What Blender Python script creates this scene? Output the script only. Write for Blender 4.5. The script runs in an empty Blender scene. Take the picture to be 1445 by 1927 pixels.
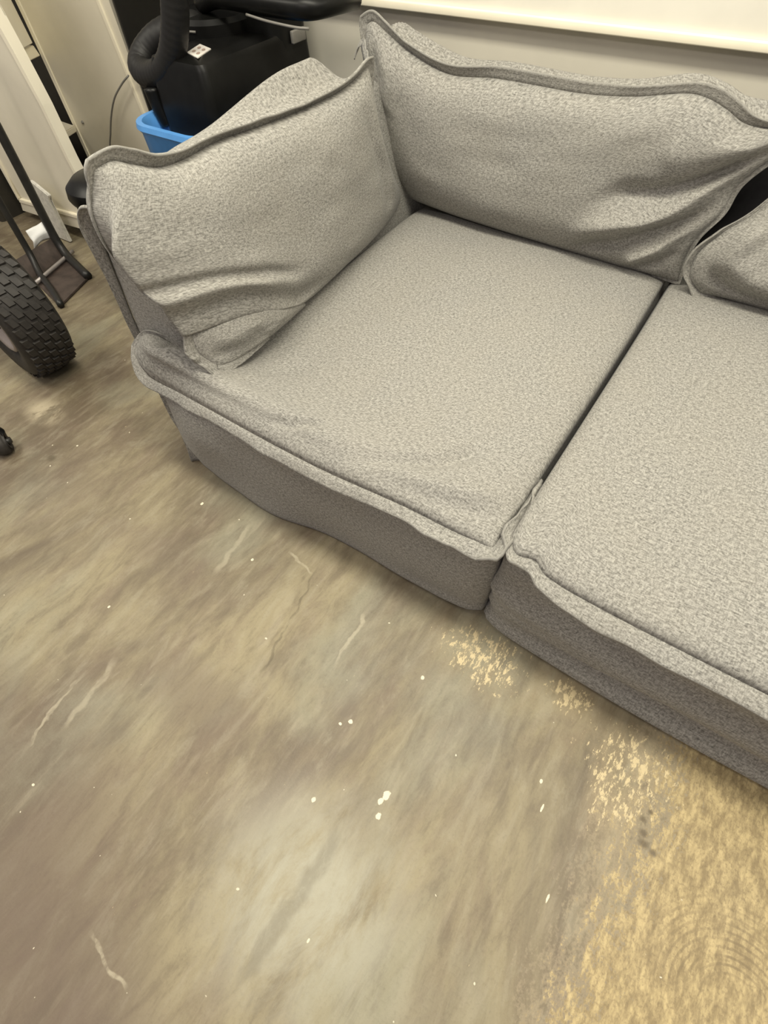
import bpy, bmesh, math
import numpy as np
from mathutils import Vector, Matrix

C = bpy.context.scene.collection
SC = bpy.context.scene

# ------------------------------------------------------------------ camera
YAW, PITCH, ROLL, FPX = .6431, -.9466, -.0615, 984.0
CAM = Vector((1.344, -.657, 1.448))
_f = Vector((-math.sin(YAW) * math.cos(PITCH), math.cos(YAW) * math.cos(PITCH), math.sin(PITCH)))
_r = Vector((math.cos(YAW), math.sin(YAW), 0))
_u = _r.cross(_f)
_R = _r * math.cos(ROLL) + _u * math.sin(ROLL)
_U = -_r * math.sin(ROLL) + _u * math.cos(ROLL)
cam_data = bpy.data.cameras.new('camera')
cam = bpy.data.objects.new('camera', cam_data)
C.objects.link(cam)
cam.matrix_world = Matrix(((_R.x, _U.x, -_f.x, CAM.x), (_R.y, _U.y, -_f.y, CAM.y), (_R.z, _U.z, -_f.z, CAM.z), (0, 0, 0, 1)))
cam_data.sensor_fit = 'HORIZONTAL'
cam_data.sensor_width = 36.0
cam_data.lens = 36.0 * FPX / 1445.0
cam_data.clip_start = .02
SC.camera = cam

# ------------------------------------------------------------------ world and lamps
w = bpy.data.worlds.new('world')
SC.world = w
w.use_nodes = True
w.node_tree.nodes['Background'].inputs[0].default_value = (1.0, .92, .90, 1)
w.node_tree.nodes['Background'].inputs[1].default_value = .28

def area(name, loc, target, size, power, col):
    d = bpy.data.lights.new(name, 'AREA')
    d.shape = 'RECTANGLE'; d.size = size[0]; d.size_y = size[1]
    d.energy = power; d.color = col
    o = bpy.data.objects.new(name, d); C.objects.link(o)
    o.location = loc
    o.rotation_euler = (Vector(target) - Vector(loc)).to_track_quat('-Z', 'Y').to_euler()
    return o
area('ceiling_light_over_sofa', (.9, .10, 3.1), (.9, .12, 0), (2.6, .45), 108, (1.0, .950, .79))
area('ceiling_light_over_aisle', (-1.9, -.6, 3.1), (-1.7, -.1, 0), (2.4, .45), 54, (1.0, .945, .80))
area('ceiling_light_right', (3.4, .3, 3.1), (3.0, .3, 0), (2.4, .45), 50, (1.0, .945, .80))

area('front_fill_light', (.6, -2.6, 3.1), (.8, -.6, 0), (2.4, .45), 34, (1.0, .90, .85))  # added fill without a known fixture, brightens the sofa base front

vs = SC.view_settings
vs.view_transform = 'Standard'
vs.look = 'None'
vs.gamma = 1.0
vs.use_curve_mapping = False
vs.exposure = 0.0

# ------------------------------------------------------------------ material helpers
class NT:
    def __init__(self, name):
        self.m = bpy.data.materials.new(name); self.m.use_nodes = True
        self.t = self.m.node_tree; self.n = self.t.nodes; self.b = self.n['Principled BSDF']
    def node(self, typ, **kw):
        x = self.n.new(typ)
        for k, v in kw.items():
            if k == 'inp':
                for i, val in v.items():
                    if hasattr(val, 'is_output') or isinstance(val, bpy.types.NodeSocket): self.t.links.new(val, x.inputs[i])
                    else: x.inputs[i].default_value = val
            else: setattr(x, k, v)
        return x
    def link(self, a, b): self.t.links.new(a, b)
    def math(self, op, a, b=0.0, c=None, clamp=False):
        x = self.node('ShaderNodeMath', operation=op, use_clamp=clamp, inp={0: a, 1: b})
        if c is not None:
            x.inputs[2].default_value = c
        return x.outputs[0]
    def noise(self, vec, scale, detail=2.0, rough=.5, dist=0.0):
        return self.node('ShaderNodeTexNoise', inp={'Vector': vec, 'Scale': scale, 'Detail': detail, 'Roughness': rough, 'Distortion': dist}).outputs[0]
    def mapping(self, vec, scale=(1, 1, 1), loc=(0, 0, 0), rot=(0, 0, 0)):
        return self.node('ShaderNodeMapping', inp={'Vector': vec, 'Location': loc, 'Rotation': rot, 'Scale': scale}).outputs[0]
    def smooth(self, v, a, b, lo=0.0, hi=1.0):
        return self.node('ShaderNodeMapRange', interpolation_type='SMOOTHSTEP', inp={0: v, 1: a, 2: b, 3: lo, 4: hi}).outputs[0]
    def mix(self, f, a, b):
        x = self.node('ShaderNodeMix', data_type='RGBA')
        for i, v in ((0, f), (6, a), (7, b)):
            if isinstance(v, bpy.types.NodeSocket): self.t.links.new(v, x.inputs[i])
            else: x.inputs[i].default_value = v
        return x.outputs[2]
    def bump(self, h, strength, dist):
        x = self.node('ShaderNodeBump', inp={'Height': h, 'Strength': strength, 'Distance': dist})
        self.link(x.outputs[0], self.b.inputs['Normal'])
    def col(self, v): 
        if isinstance(v, bpy.types.NodeSocket): self.link(v, self.b.inputs['Base Color'])
        else: self.b.inputs['Base Color'].default_value = v

def c4(r, g, b): return (r, g, b, 1)

def plain(name, col, rough=.5, metal=0.0, var=.12, scale=30, bump=0.0, spec=.5):
    k = NT(name)
    tc = k.node('ShaderNodeTexCoord').outputs['Object']
    n = k.noise(tc, scale, 4, .6)
    f = k.smooth(n, .3, .7)
    k.col(k.mix(f, c4(*[c * (1 - var) for c in col]), c4(*[min(1, c * (1 + var)) for c in col])))
    k.b.inputs['Roughness'].default_value = rough
    k.b.inputs['Metallic'].default_value = metal
    k.b.inputs['Specular IOR Level'].default_value = spec
    if bump: k.bump(n, bump, .002)
    return k.m

def fabric_mat():
    k = NT('heather_grey_upholstery')
    uv = k.node('ShaderNodeTexCoord').outputs['UV']
    warp = k.noise(uv, 9, 2)
    a = k.noise(k.mapping(uv, (95, 260, 1)), 1.0, 2, .55)
    b = k.noise(k.mapping(uv, (280, 110, 1), (7, 3, 0)), 1.0, 2, .55)
    fine = k.noise(uv, 420, 2, .6)
    big = k.noise(uv, 4.5, 3, .55)
    v = k.math('ADD', k.math('MULTIPLY', a, .55), k.math('MULTIPLY', b, .45))
    v = k.math('ADD', v, k.math('MULTIPLY', k.math('SUBTRACT', fine, .5), .22))
    f = k.smooth(v, .33, .68)
    col = k.mix(f, c4(.160, .154, .140), c4(.375, .364, .332))
    slub = k.smooth(k.noise(k.mapping(uv, (85, 260, 1), (1, 9, 0)), 1.0, 1, .4), .63, .69)
    col = k.mix(k.math('MULTIPLY', slub, .6), col, c4(.085, .082, .074))
    slub2 = k.smooth(k.noise(k.mapping(uv, (230, 75, 1), (4, 2, 0)), 1.0, 1, .4), .66, .76)
    col = k.mix(k.math('MULTIPLY', slub2, .45), col, c4(.50, .485, .43))
    tint = k.smooth(big, .3, .7)
    col = k.mix(k.math('MULTIPLY', tint, .10), col, c4(.33, .30, .24))
    k.col(col)
    k.b.inputs['Roughness'].default_value = .95
    k.b.inputs['Specular IOR Level'].default_value = .12
    k.b.inputs['Sheen Weight'].default_value = .12
    k.b.inputs['Sheen Roughness'].default_value = .45
    h = k.math('ADD', k.math('MULTIPLY', v, 1.0), k.math('MULTIPLY', fine, .35))
    k.bump(h, .35, .003)
    return k.m

def floor_mat():
    k = NT('stained_concrete')
    tc = k.node('ShaderNodeTexCoord').outputs['Object']
    # broad mottling, dragged along the sweep direction of the grinder
    sw = k.mapping(tc, (1.0, .45, 1), (0, 0, 0), (0, 0, math.radians(12)))
    n1 = k.noise(sw, 2.3, 9, .66, .6)
    n2 = k.noise(k.mapping(tc, (1, .42, 1), (5, 2, 0), (0, 0, math.radians(8))), 8.5, 9, .72, .5)
    n6 = k.noise(k.mapping(tc, (1, .28, 1), (1, 7, 0), (0, 0, math.radians(6))), 20, 7, .70, .4)
    n3 = k.noise(k.mapping(tc, (1, .16, 1), (2, 8, 0), (0, 0, math.radians(10))), 42, 4, .6)
    n4 = k.noise(tc, 130, 3, .6)
    base = k.mix(k.smooth(n1, .34, .66), c4(.128, .100, .066), c4(.290, .248, .155))
    base = k.mix(k.math('MULTIPLY', k.smooth(n2, .42, .70), .55), base, c4(.165, .122, .088))
    grey = k.smooth(k.noise(k.mapping(tc, (1, .6, 1), (9, 4, 0)), 1.9, 5, .6, .3), .47, .66)
    base = k.mix(k.math('MULTIPLY', grey, .6), base, c4(.265, .255, .185))
    base = k.mix(k.math('MULTIPLY', k.smooth(n6, .48, .66), .42), base, c4(.105, .080, .054))
    base = k.mix(k.math('MULTIPLY', k.smooth(n6, .50, .34), .30), base, c4(.36, .325, .235))
    base = k.mix(k.math('MULTIPLY', k.smooth(n3, .5, .75), .28), base, c4(.36, .31, .22))
    base = k.mix(k.math('MULTIPLY', k.smooth(n4, .5, .72), .16), base, c4(.10, .08, .055))
    sep = k.node('ShaderNodeSeparateXYZ', inp={0: tc})
    X, Y = sep.outputs[0], sep.outputs[1]
    def spot(x, y, rx, ry):
        dx = k.math('DIVIDE', k.math('SUBTRACT', X, x), rx)
        dy = k.math('DIVIDE', k.math('SUBTRACT', Y, y), ry)
        d = k.math('SQRT', k.math('ADD', k.math('MULTIPLY', dx, dx), k.math('MULTIPLY', dy, dy)))
        return k.smooth(d, 1.0, .15)
    # pale patch: ceiling-light sheen painted into the colour; purple-brown patches
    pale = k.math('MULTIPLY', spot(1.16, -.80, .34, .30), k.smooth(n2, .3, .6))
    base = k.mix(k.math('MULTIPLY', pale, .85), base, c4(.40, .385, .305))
    for x, y, rx, ry, s in ((.42, -1.05, .55, .35, .75), (.80, -1.25, .5, .28, .85), (.62, -.62, .30, .14, .45), (.25, -.35, .35, .12, .4), (-.35, -.32, .3, .2, .35)):
        st = k.math('MULTIPLY', spot(x, y, rx, ry), k.smooth(n1, .25, .65))
        base = k.mix(k.math('MULTIPLY', st, s), base, c4(.130, .096, .076))
    # bare yellowish concrete where the paint is gone (right), with ragged flakes
    ragged = k.math('ADD', k.math('MULTIPLY', k.math('SUBTRACT', n2, .5), .42), k.math('MULTIPLY', k.math('SUBTRACT', n4, .5), .42))
    n5 = k.noise(k.mapping(tc, (1, .35, 1), (3, 1, 0), (0, 0, math.radians(25))), 60, 4, .7)
    ragged = k.math('ADD', ragged, k.math('MULTIPLY', k.math('SUBTRACT', n5, .5), .55))
    edge = k.math('ADD', k.math('MULTIPLY', k.math('SUBTRACT', X, 1.735), 1.5), k.math('MULTIPLY', k.math('ADD', Y, .35), -.06))
    yel = k.smooth(k.math('ADD', edge, ragged), -.035, .05)
    half = k.math('MULTIPLY', k.smooth(k.math('ADD', edge, ragged), -.16, -.02), .35)
    ycol = k.mix(k.smooth(n5, .34, .7), c4(.240, .180, .090), c4(.520, .410, .210))
    base = k.mix(half, base, c4(.40, .33, .22))
    # swirl marks of the grinding disc
    def swirl(x, y, sc):
        return k.node('ShaderNodeTexWave', wave_type='RINGS', rings_direction='SPHERICAL', wave_profile='SIN',
                      inp={'Vector': k.mapping(tc, (1, 1, 1), (-x, -y, 0)), 'Scale': sc, 'Distortion': .6, 'Detail': 1.5, 'Detail Scale': 3.0}).outputs['Fac']
    s1 = swirl(1.99, -.47, 22)
    s2 = swirl(1.42, -.95, 30)
    ms1 = k.math('MULTIPLY', k.math('MULTIPLY', spot(1.97, -.43, .24, .22), k.smooth(spot(1.99, -.47, .09, .09), .5, .0)), k.smooth(n2, .36, .6))
    ycol = k.mix(k.math('MULTIPLY', k.math('MULTIPLY', k.smooth(s1, .55, .95), ms1), .75), ycol, c4(.17, .125, .065))
    ycol = k.mix(k.math('MULTIPLY', k.math('MULTIPLY', k.smooth(s2, .5, .95), k.smooth(n2, .45, .7)), .22), ycol, c4(.25, .19, .10))
    ycol = k.mix(k.math('MULTIPLY', k.smooth(n4, .50, .66), .45), ycol, c4(.17, .125, .065))
    base = k.mix(k.math('MULTIPLY', yel, .92), base, ycol)
    # pits in the bare area
    for x, y, r in ((1.735, -.235, .010), (1.745, -.262, .013), (1.752, -.282, .014), (1.775, -.288, .011), (1.745, -.21, .008)):
        base = k.mix(k.math('MULTIPLY', spot(x, y, r * 1.3, r), .8), base, c4(.10, .075, .045))
    # flaked chips: by the sofa foot and beside the bare area
    fl = k.math('ADD', k.math('MULTIPLY', k.noise(k.mapping(tc, (1, .42, 1), (1, 1, 0), (0, 0, math.radians(12))), 85, 6, .75), .75), k.math('MULTIPLY', n2, .25))
    chips = k.math('MAXIMUM', spot(1.24, -.085, .24, .15), k.math('MAXIMUM', spot(1.48, -.06, .13, .08), k.math('MULTIPLY', spot(1.68, -.16, .22, .24), .9)))
    base = k.mix(k.math('MULTIPLY', k.math('MULTIPLY', chips, k.smooth(n2, .38, .6)), .40), base, c4(.40, .32, .18))
    chips = k.smooth(k.math('ADD', fl, k.math('MULTIPLY', k.math('SUBTRACT', chips, 1.0), .16)), .485, .535)
    base = k.mix(chips, base, c4(.58, .475, .28))
    # tiny scattered chips, then the larger ones one by one
    tiny = k.smooth(k.noise(k.mapping(tc, (1, 1, 1), (11, 6, 0)), 58, 1, .4), .80, .82)
    base = k.mix(tiny, base, c4(.62, .57, .44))
    for x, y, rx, ry in ((1.203, -.530, .013, .020), (1.198, -.548, .011, .012), (1.211, -.577, .010, .013), (1.059, -.637, .009, .010), (1.007, -.458, .008, .006), (1.027, -.438, .010, .009), (.465, -.209, .007, .008), (.16, -.136, .008, .010),
                         (.204, -.577, .006, .007), (1.125, -.234, .008, .009), (1.529, -.344, .004, .016), (1.503, -.292, .006, .008), (1.611, -.499, .004, .016), (.444, -1.008, .006, .005), (1.217, -.854, .004, .008)):
        base = k.mix(k.math('MULTIPLY', k.smooth(k.math('ADD', spot(x, y, rx, ry), k.math('MULTIPLY', k.math('SUBTRACT', n4, .5), 1.2)), .35, .6), .95), base, c4(.74, .67, .50))
    # scratches: thin pale strokes
    def stroke(x0, y0, x1, y1, wd):
        L = math.hypot(x1 - x0, y1 - y0); a = math.atan2(y1 - y0, x1 - x0)
        v = k.node('ShaderNodeMapping', vector_type='POINT', inp={'Vector': k.mapping(tc, (1, 1, 1), (-(x0 + x1) / 2, -(y0 + y1) / 2, 0)), 'Rotation': (0, 0, -a)}).outputs[0]
        s = k.node('ShaderNodeSeparateXYZ', inp={0: v})
        wob = k.math('MULTIPLY', k.math('SUBTRACT', k.noise(tc, 14, 3), .5), .05)
        d1 = k.smooth(k.math('ABSOLUTE', k.math('ADD', s.outputs[1], wob)), wd, wd * .3)
        d2 = k.smooth(k.math('ABSOLUTE', s.outputs[0]), L / 2, L / 2 * .6)
        return k.math('MULTIPLY', k.math('MULTIPLY', d1, d2), k.smooth(n6, .35, .55))
    for x0, y0, x1, y1, wd, s in ((.899, -.351, .885, -.150, .007, .5), (.354, -.985, .302, -.74, .006, .5), (.395, -.89, .36, -.66, .012, .35), (.801, -1.113, .96, -1.13, .006, .55), (.393, -.33, .366, -.09, .012, .35), (.54, -.126, .67, -.144, .006, .4), (.70, -.45, .64, -.20, .02, .2)):
        base = k.mix(k.math('MULTIPLY', stroke(x0, y0, x1, y1, wd), s), base, c4(.50, .45, .33))
    # darker smeared line, broad dark band
    base = k.mix(k.math('MULTIPLY', stroke(.75, -.51, .655, -.10, .006), .5), base, c4(.10, .08, .05))
    base = k.mix(k.math('MULTIPLY', stroke(1.131, -1.02, 1.165, -.62, .028), .45), base, c4(.15, .13, .09))
    strip = k.math('MULTIPLY', spot(-.74, -.15, .14, .085), k.smooth(n2, .38, .5))
    base = k.mix(k.math('MULTIPLY', strip, .7), base, c4(.50, .43, .30))
    base = k.mix(k.math('MULTIPLY', spot(-.489, -.293, .030, .022), .8), base, c4(.10, .08, .05))
    k.col(base)
    rough = k.smooth(n1, .3, .7, .42, .62)
    k.link(rough, k.b.inputs['Roughness'])
    k.b.inputs['Specular IOR Level'].default_value = .35
    k.bump(k.math('ADD', n4, k.math('MULTIPLY', yel, -.5)), .18, .003)
    return k.m

def sticker_mat():
    return plain('white_sticker', (.78, .74, .68), .5, 0, .03)

FAB = fabric_mat()
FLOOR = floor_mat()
WALL = plain('painted_wall', (.54, .51, .43), .7, 0, .04, 3)
PANEL = plain('cream_panel', (.88, .85, .75), .5, 0, .03, 4)
BOARD = plain('cream_laminate', (.74, .69, .56), .42, 0, .03, 5)
EDGE = plain('cream_edge_band', (.86, .80, .64), .4, 0, .03, 5)
SHADED = plain('shaded_recess', (.030, .026, .018), .8, 0, .2, 8)  # near-black colour that paints shade into gaps and recesses
BLACKP = plain('black_plastic', (.005, .005, .0046), .36, 0, .2, 20, 0, .22)
HOSE = plain('black_rubber_hose', (.012, .0115, .011), .5, 0, .15, 20, 0, .3)
GREYP = plain('grey_seam', (.20, .19, .17), .4, 0, .1, 20)
BLUE = plain('blue_plastic', (.085, .27, .60), .38, 0, .08, 12)
BLUED = plain('blue_plastic_shaded', (.015, .06, .17), .5, 0, .08, 12)  # darker blue paints the shade inside the tank pockets
STICK = sticker_mat()
MARK = plain('faded_print', (.40, .30, .25), .6, 0, .05)
TYRE = plain('tyre_rubber', (.026, .023, .020), .62, 0, .25, 40, .1, .4)
RIM = plain('pale_grey_rim', (.30, .26, .24), .45, .2, .08, 15)
STEELK = plain('black_steel', (.018, .017, .015), .45, .1, .2, 20)
RUST = plain('brown_steel_plate', (.060, .044, .036), .5, .1, .3, 16)
STEEL = plain('bare_steel_rod', (.34, .31, .29), .4, .4, .1, 20)
PAPER = plain('white_paper', (.86, .86, .84), .7, 0, .02, 20)
CLEAR = plain('cloudy_plastic', (.62, .60, .54), .3, 0, .15, 60)
GAPDARK = plain('shaded_gap_cloth', (.030, .029, .030), .9, 0, .15, 40)  # near-black, puts the shade between the back cushions into the cloth

# ------------------------------------------------------------------ object helpers
def tag(o, label=None, cat=None, group=None, kind=None):
    for k_, v in (('label', label), ('category', cat), ('group', group), ('kind', kind)):
        if v: o[k_] = v
    return o

def empty(name, loc):
    o = bpy.data.objects.new(name, None); C.objects.link(o); o.location = loc
    o.empty_display_size = .1
    return o

def wloc(o):
    l = Vector(o.location)
    while o.parent: o = o.parent; l += o.location
    return l

def mesh_obj(name, verts, faces, mat, parent=None, loc=None, uv=None, smooth=True):
    """verts in world coordinates; uv = per-vertex pairs"""
    verts = np.asarray(verts, float)
    base = np.array(wloc(parent)) if parent else np.zeros(3)
    org = base if loc is None else np.array(loc, float)
    me = bpy.data.meshes.new(name)
    me.from_pydata([tuple(v) for v in (verts - org)], [], [tuple(int(i) for i in f) for f in faces])
    me.validate()
    if uv is not None:
        l = me.uv_layers.new(name='uv')
        uv = np.asarray(uv, float)
        idx = np.zeros(len(me.loops), int); me.loops.foreach_get('vertex_index', idx)
        l.data.foreach_set('uv', uv[idx].ravel())
    bm = bmesh.new(); bm.from_mesh(me); bmesh.ops.recalc_face_normals(bm, faces=bm.faces); bm.to_mesh(me); bm.free()
    me.polygons.foreach_set('use_smooth', [smooth] * len(me.polygons))
    me.materials.append(mat)
    o = bpy.data.objects.new(name, me); C.objects.link(o)
    o.location = tuple(org - base)
    if parent: o.parent = parent
    return o

def bm_obj(name, bm, mat, parent=None, smooth=True, uvscale=None, loc=None):
    bmesh.ops.recalc_face_normals(bm, faces=bm.faces)
    bm.verts.ensure_lookup_table()
    me = bpy.data.meshes.new(name)
    base = wloc(parent) if parent else Vector((0, 0, 0))
    org = base if loc is None else Vector(loc)
    bmesh.ops.translate(bm, verts=bm.verts, vec=-org)
    if uvscale:
        l = bm.loops.layers.uv.new('uv')
        for f in bm.faces:
            n = f.normal; ax = max(range(3), key=lambda i: abs(n[i]))
            for lp in f.loops:
                co = lp.vert.co
                a, b = ((co.y, co.z), (co.x, co.z), (co.x, co.y))[ax]
                lp[l].uv = (a * uvscale, b * uvscale)
    bm.to_mesh(me); bm.free()
    me.polygons.foreach_set('use_smooth', [smooth] * len(me.polygons))
    me.materials.append(mat)
    o = bpy.data.objects.new(name, me); C.objects.link(o)
    o.location = org - base
    if parent: o.parent = parent
    if smooth:
        try: me.set_sharp_from_angle(angle=math.radians(50))
        except Exception: pass
    return o

def add_box(bm, lo, hi, bevel=0.0, seg=2, mat4=None):
    r = bmesh.ops.create_cube(bm, size=1.0)
    vs_ = r['verts']
    for v in vs_:
        v.co = Vector([lo[i] + (v.co[i] + .5) * (hi[i] - lo[i]) for i in range(3)])
    if bevel:
        es = list({e for v in vs_ for e in v.link_edges})
        r2 = bmesh.ops.bevel(bm, geom=es, offset=bevel, segments=seg, affect='EDGES', profile=.5)
        vs_ = list({v for f in r2['faces'] for v in f.verts} | {v for v in vs_ if v.is_valid})
    if mat4 is not None: bmesh.ops.transform(bm, matrix=mat4, verts=vs_)
    return vs_

def box(name, lo, hi, mat, parent=None, bevel=.004, seg=2, mat4=None, uvscale=None, loc=None):
    bm = bmesh.new(); add_box(bm, lo, hi, bevel, seg, mat4)
    return bm_obj(name, bm, mat, parent, uvscale=uvscale, loc=loc)

def catmull(P, n, closed=False):
    P = np.asarray(P, float)
    if len(P) == 2:
        t = np.linspace(0, 1, n)[:, None]; return P[0] * (1 - t) + P[1] * t
    if closed: Q = np.vstack([P[-1], P, P[0], P[1]])
    else: Q = np.vstack([2 * P[0] - P[1], P, 2 * P[-1] - P[-2]])
    m = len(Q) - 3
    fine = []
    for i in range(m):
        p0, p1, p2, p3 = Q[i:i + 4]
        for t in np.linspace(0, 1, 16, endpoint=False):
            fine.append(.5 * ((2 * p1) + (-p0 + p2) * t + (2 * p0 - 5 * p1 + 4 * p2 - p3) * t * t + (-p0 + 3 * p1 - 3 * p2 + p3) * t ** 3))
    fine.append(Q[-2])
    fine = np.array(fine)
    s = np.concatenate([[0], np.cumsum(np.linalg.norm(np.diff(fine, axis=0), axis=1))])
    t = np.linspace(0, s[-1], n)
    return np.stack([np.interp(t, s, fine[:, i]) for i in range(fine.shape[1])], 1)

def tube(name, P, rad, mat, parent=None, n=40, k=14, loc=None, closed=False, ribs=0, ribh=0.0):
    P = catmull(P, n, closed)
    T = np.gradient(P, axis=0); T /= np.linalg.norm(T, axis=1)[:, None]
    up = np.array([0, 0, 1.0]); 
    if abs(T[0] @ up) > .9: up = np.array([1.0, 0, 0])
    N = up - T[0] * (T[0] @ up); N /= np.linalg.norm(N)
    V = []; F = []
    for i in range(n):
        N = N - T[i] * (T[i] @ N); N /= np.linalg.norm(N); B = np.cross(T[i], N)
        rr = rad(i / (n - 1)) if callable(rad) else rad
        if ribs: rr = rr * (1 + ribh * math.sin(i / (n - 1) * ribs * 2 * math.pi))
        for j in range(k):
            a = 2 * math.pi * j / k
            V.append(P[i] + rr * (math.cos(a) * N + math.sin(a) * B))
    for i in range(n - 1):
        for j in range(k):
            j2 = (j + 1) % k
            F.append((i * k + j, i * k + j2, (i + 1) * k + j2, (i + 1) * k + j))
    F.append(tuple(range(k))); F.append(tuple(range((n - 1) * k, n * k)))
    return mesh_obj(name, V, F, mat, parent, loc)

# smooth value noise for cloth
def vnoise(x, y, seed):
    rng = np.random.RandomState(seed); g = rng.rand(64, 64) * 2 - 1
    xi = np.floor(x).astype(int); yi = np.floor(y).astype(int)
    fx = x - xi; fy = y - yi
    fx = fx * fx * (3 - 2 * fx); fy = fy * fy * (3 - 2 * fy)
    a = g[xi % 64, yi % 64]; b = g[(xi + 1) % 64, yi % 64]; c = g[xi % 64, (yi + 1) % 64]; d = g[(xi + 1) % 64, (yi + 1) % 64]
    return (a * (1 - fx) + b * fx) * (1 - fy) + (c * (1 - fx) + d * fx) * fy

def fold(U, V, pts, amp, wid, asp=1.0):
    """ridge (amp>0) or crease (amp<0) along a polyline in uv; asp = height/width of the patch in metres; wid in u units"""
    out = np.zeros_like(U)
    pts = np.asarray(pts, float)
    best = np.full(U.shape, 1e9); tt = np.zeros(U.shape)
    L = np.linalg.norm(np.diff(pts * [1, asp], axis=0), axis=1); tot = L.sum(); acc = 0
    for i in range(len(pts) - 1):
        ax, ay = pts[i, 0], pts[i, 1] * asp; bx, by = pts[i + 1, 0], pts[i + 1, 1] * asp
        dx, dy = bx - ax, by - ay
        t = np.clip(((U - ax) * dx + (V * asp - ay) * dy) / (dx * dx + dy * dy), 0, 1)
        d = np.hypot(U - ax - t * dx, V * asp - ay - t * dy)
        m = d < best
        best = np.where(m, d, best); tt = np.where(m, (acc + t * L[i]) / tot, tt); acc += L[i]
    env = np.clip(np.minimum(tt, 1 - tt) * 4 + .25, 0, 1)
    return amp * env * np.exp(-(best / wid) ** 2)

def sm(x, a, b):
    t = np.clip((x - a) / (b - a), 0, 1); return t * t * (3 - 2 * t)

def gsmooth(A, s, closed):
    k = np.exp(-.5 * (np.arange(-3 * s, 3 * s + 1) / s) ** 2); k /= k.sum()
    out = np.zeros_like(A)
    n = len(A)
    for j, kk in zip(range(-3 * s, 3 * s + 1), k):
        idx = np.arange(n) + j
        idx = idx % n if closed else np.clip(idx, 0, n - 1)
        out += kk * A[idx]
    return out

def flange(name, P, O, N, wfun, ang, t, parent, closed=True):
    """flat welt swept along P: O points outward in the plane of the seam, N is the seam normal"""
    n = len(P)
    prof = [(-.25, -.55), (.35, -.5), (.78, -.55), (.93, -.75), (1.0, 0), (.93, .75), (.78, .55), (.35, .5), (-.25, .55)]
    V = []; F = []; UV = []
    s = np.concatenate([[0], np.cumsum(np.linalg.norm(np.diff(P, axis=0), axis=1))])
    for i in range(n):
        o = O[i] / np.linalg.norm(O[i]); nn = N[i] - o * (N[i] @ o); nn /= np.linalg.norm(nn)
        a = ang[i]; wd = wfun[i]
        for (x, y) in prof:
            aa = a * (.35 + .65 * max(0, min(1, x)))
            o2 = o * math.cos(aa) + nn * math.sin(aa); n2 = -o * math.sin(aa) + nn * math.cos(aa)
            V.append(P[i] + o2 * x * wd + n2 * y * t)
            UV.append((s[i], x * wd + (y > 0) * .3))
    k = len(prof)
    m = n if closed else n - 1
    for i in range(m):
        i2 = (i + 1) % n
        for j in range(k):
            j2 = (j + 1) % k
            F.append((i * k + j, i * k + j2, i2 * k + j2, i2 * k + j))
    if not closed:
        F.append(tuple(range(k))); F.append(tuple(range((n - 1) * k, n * k)))
    return mesh_obj(name, V, F, FAB, parent, None, UV)

def key(s, keys):
    ks = sorted(keys); return np.interp(s, [a for a, b in ks], [b for a, b in ks])

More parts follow.
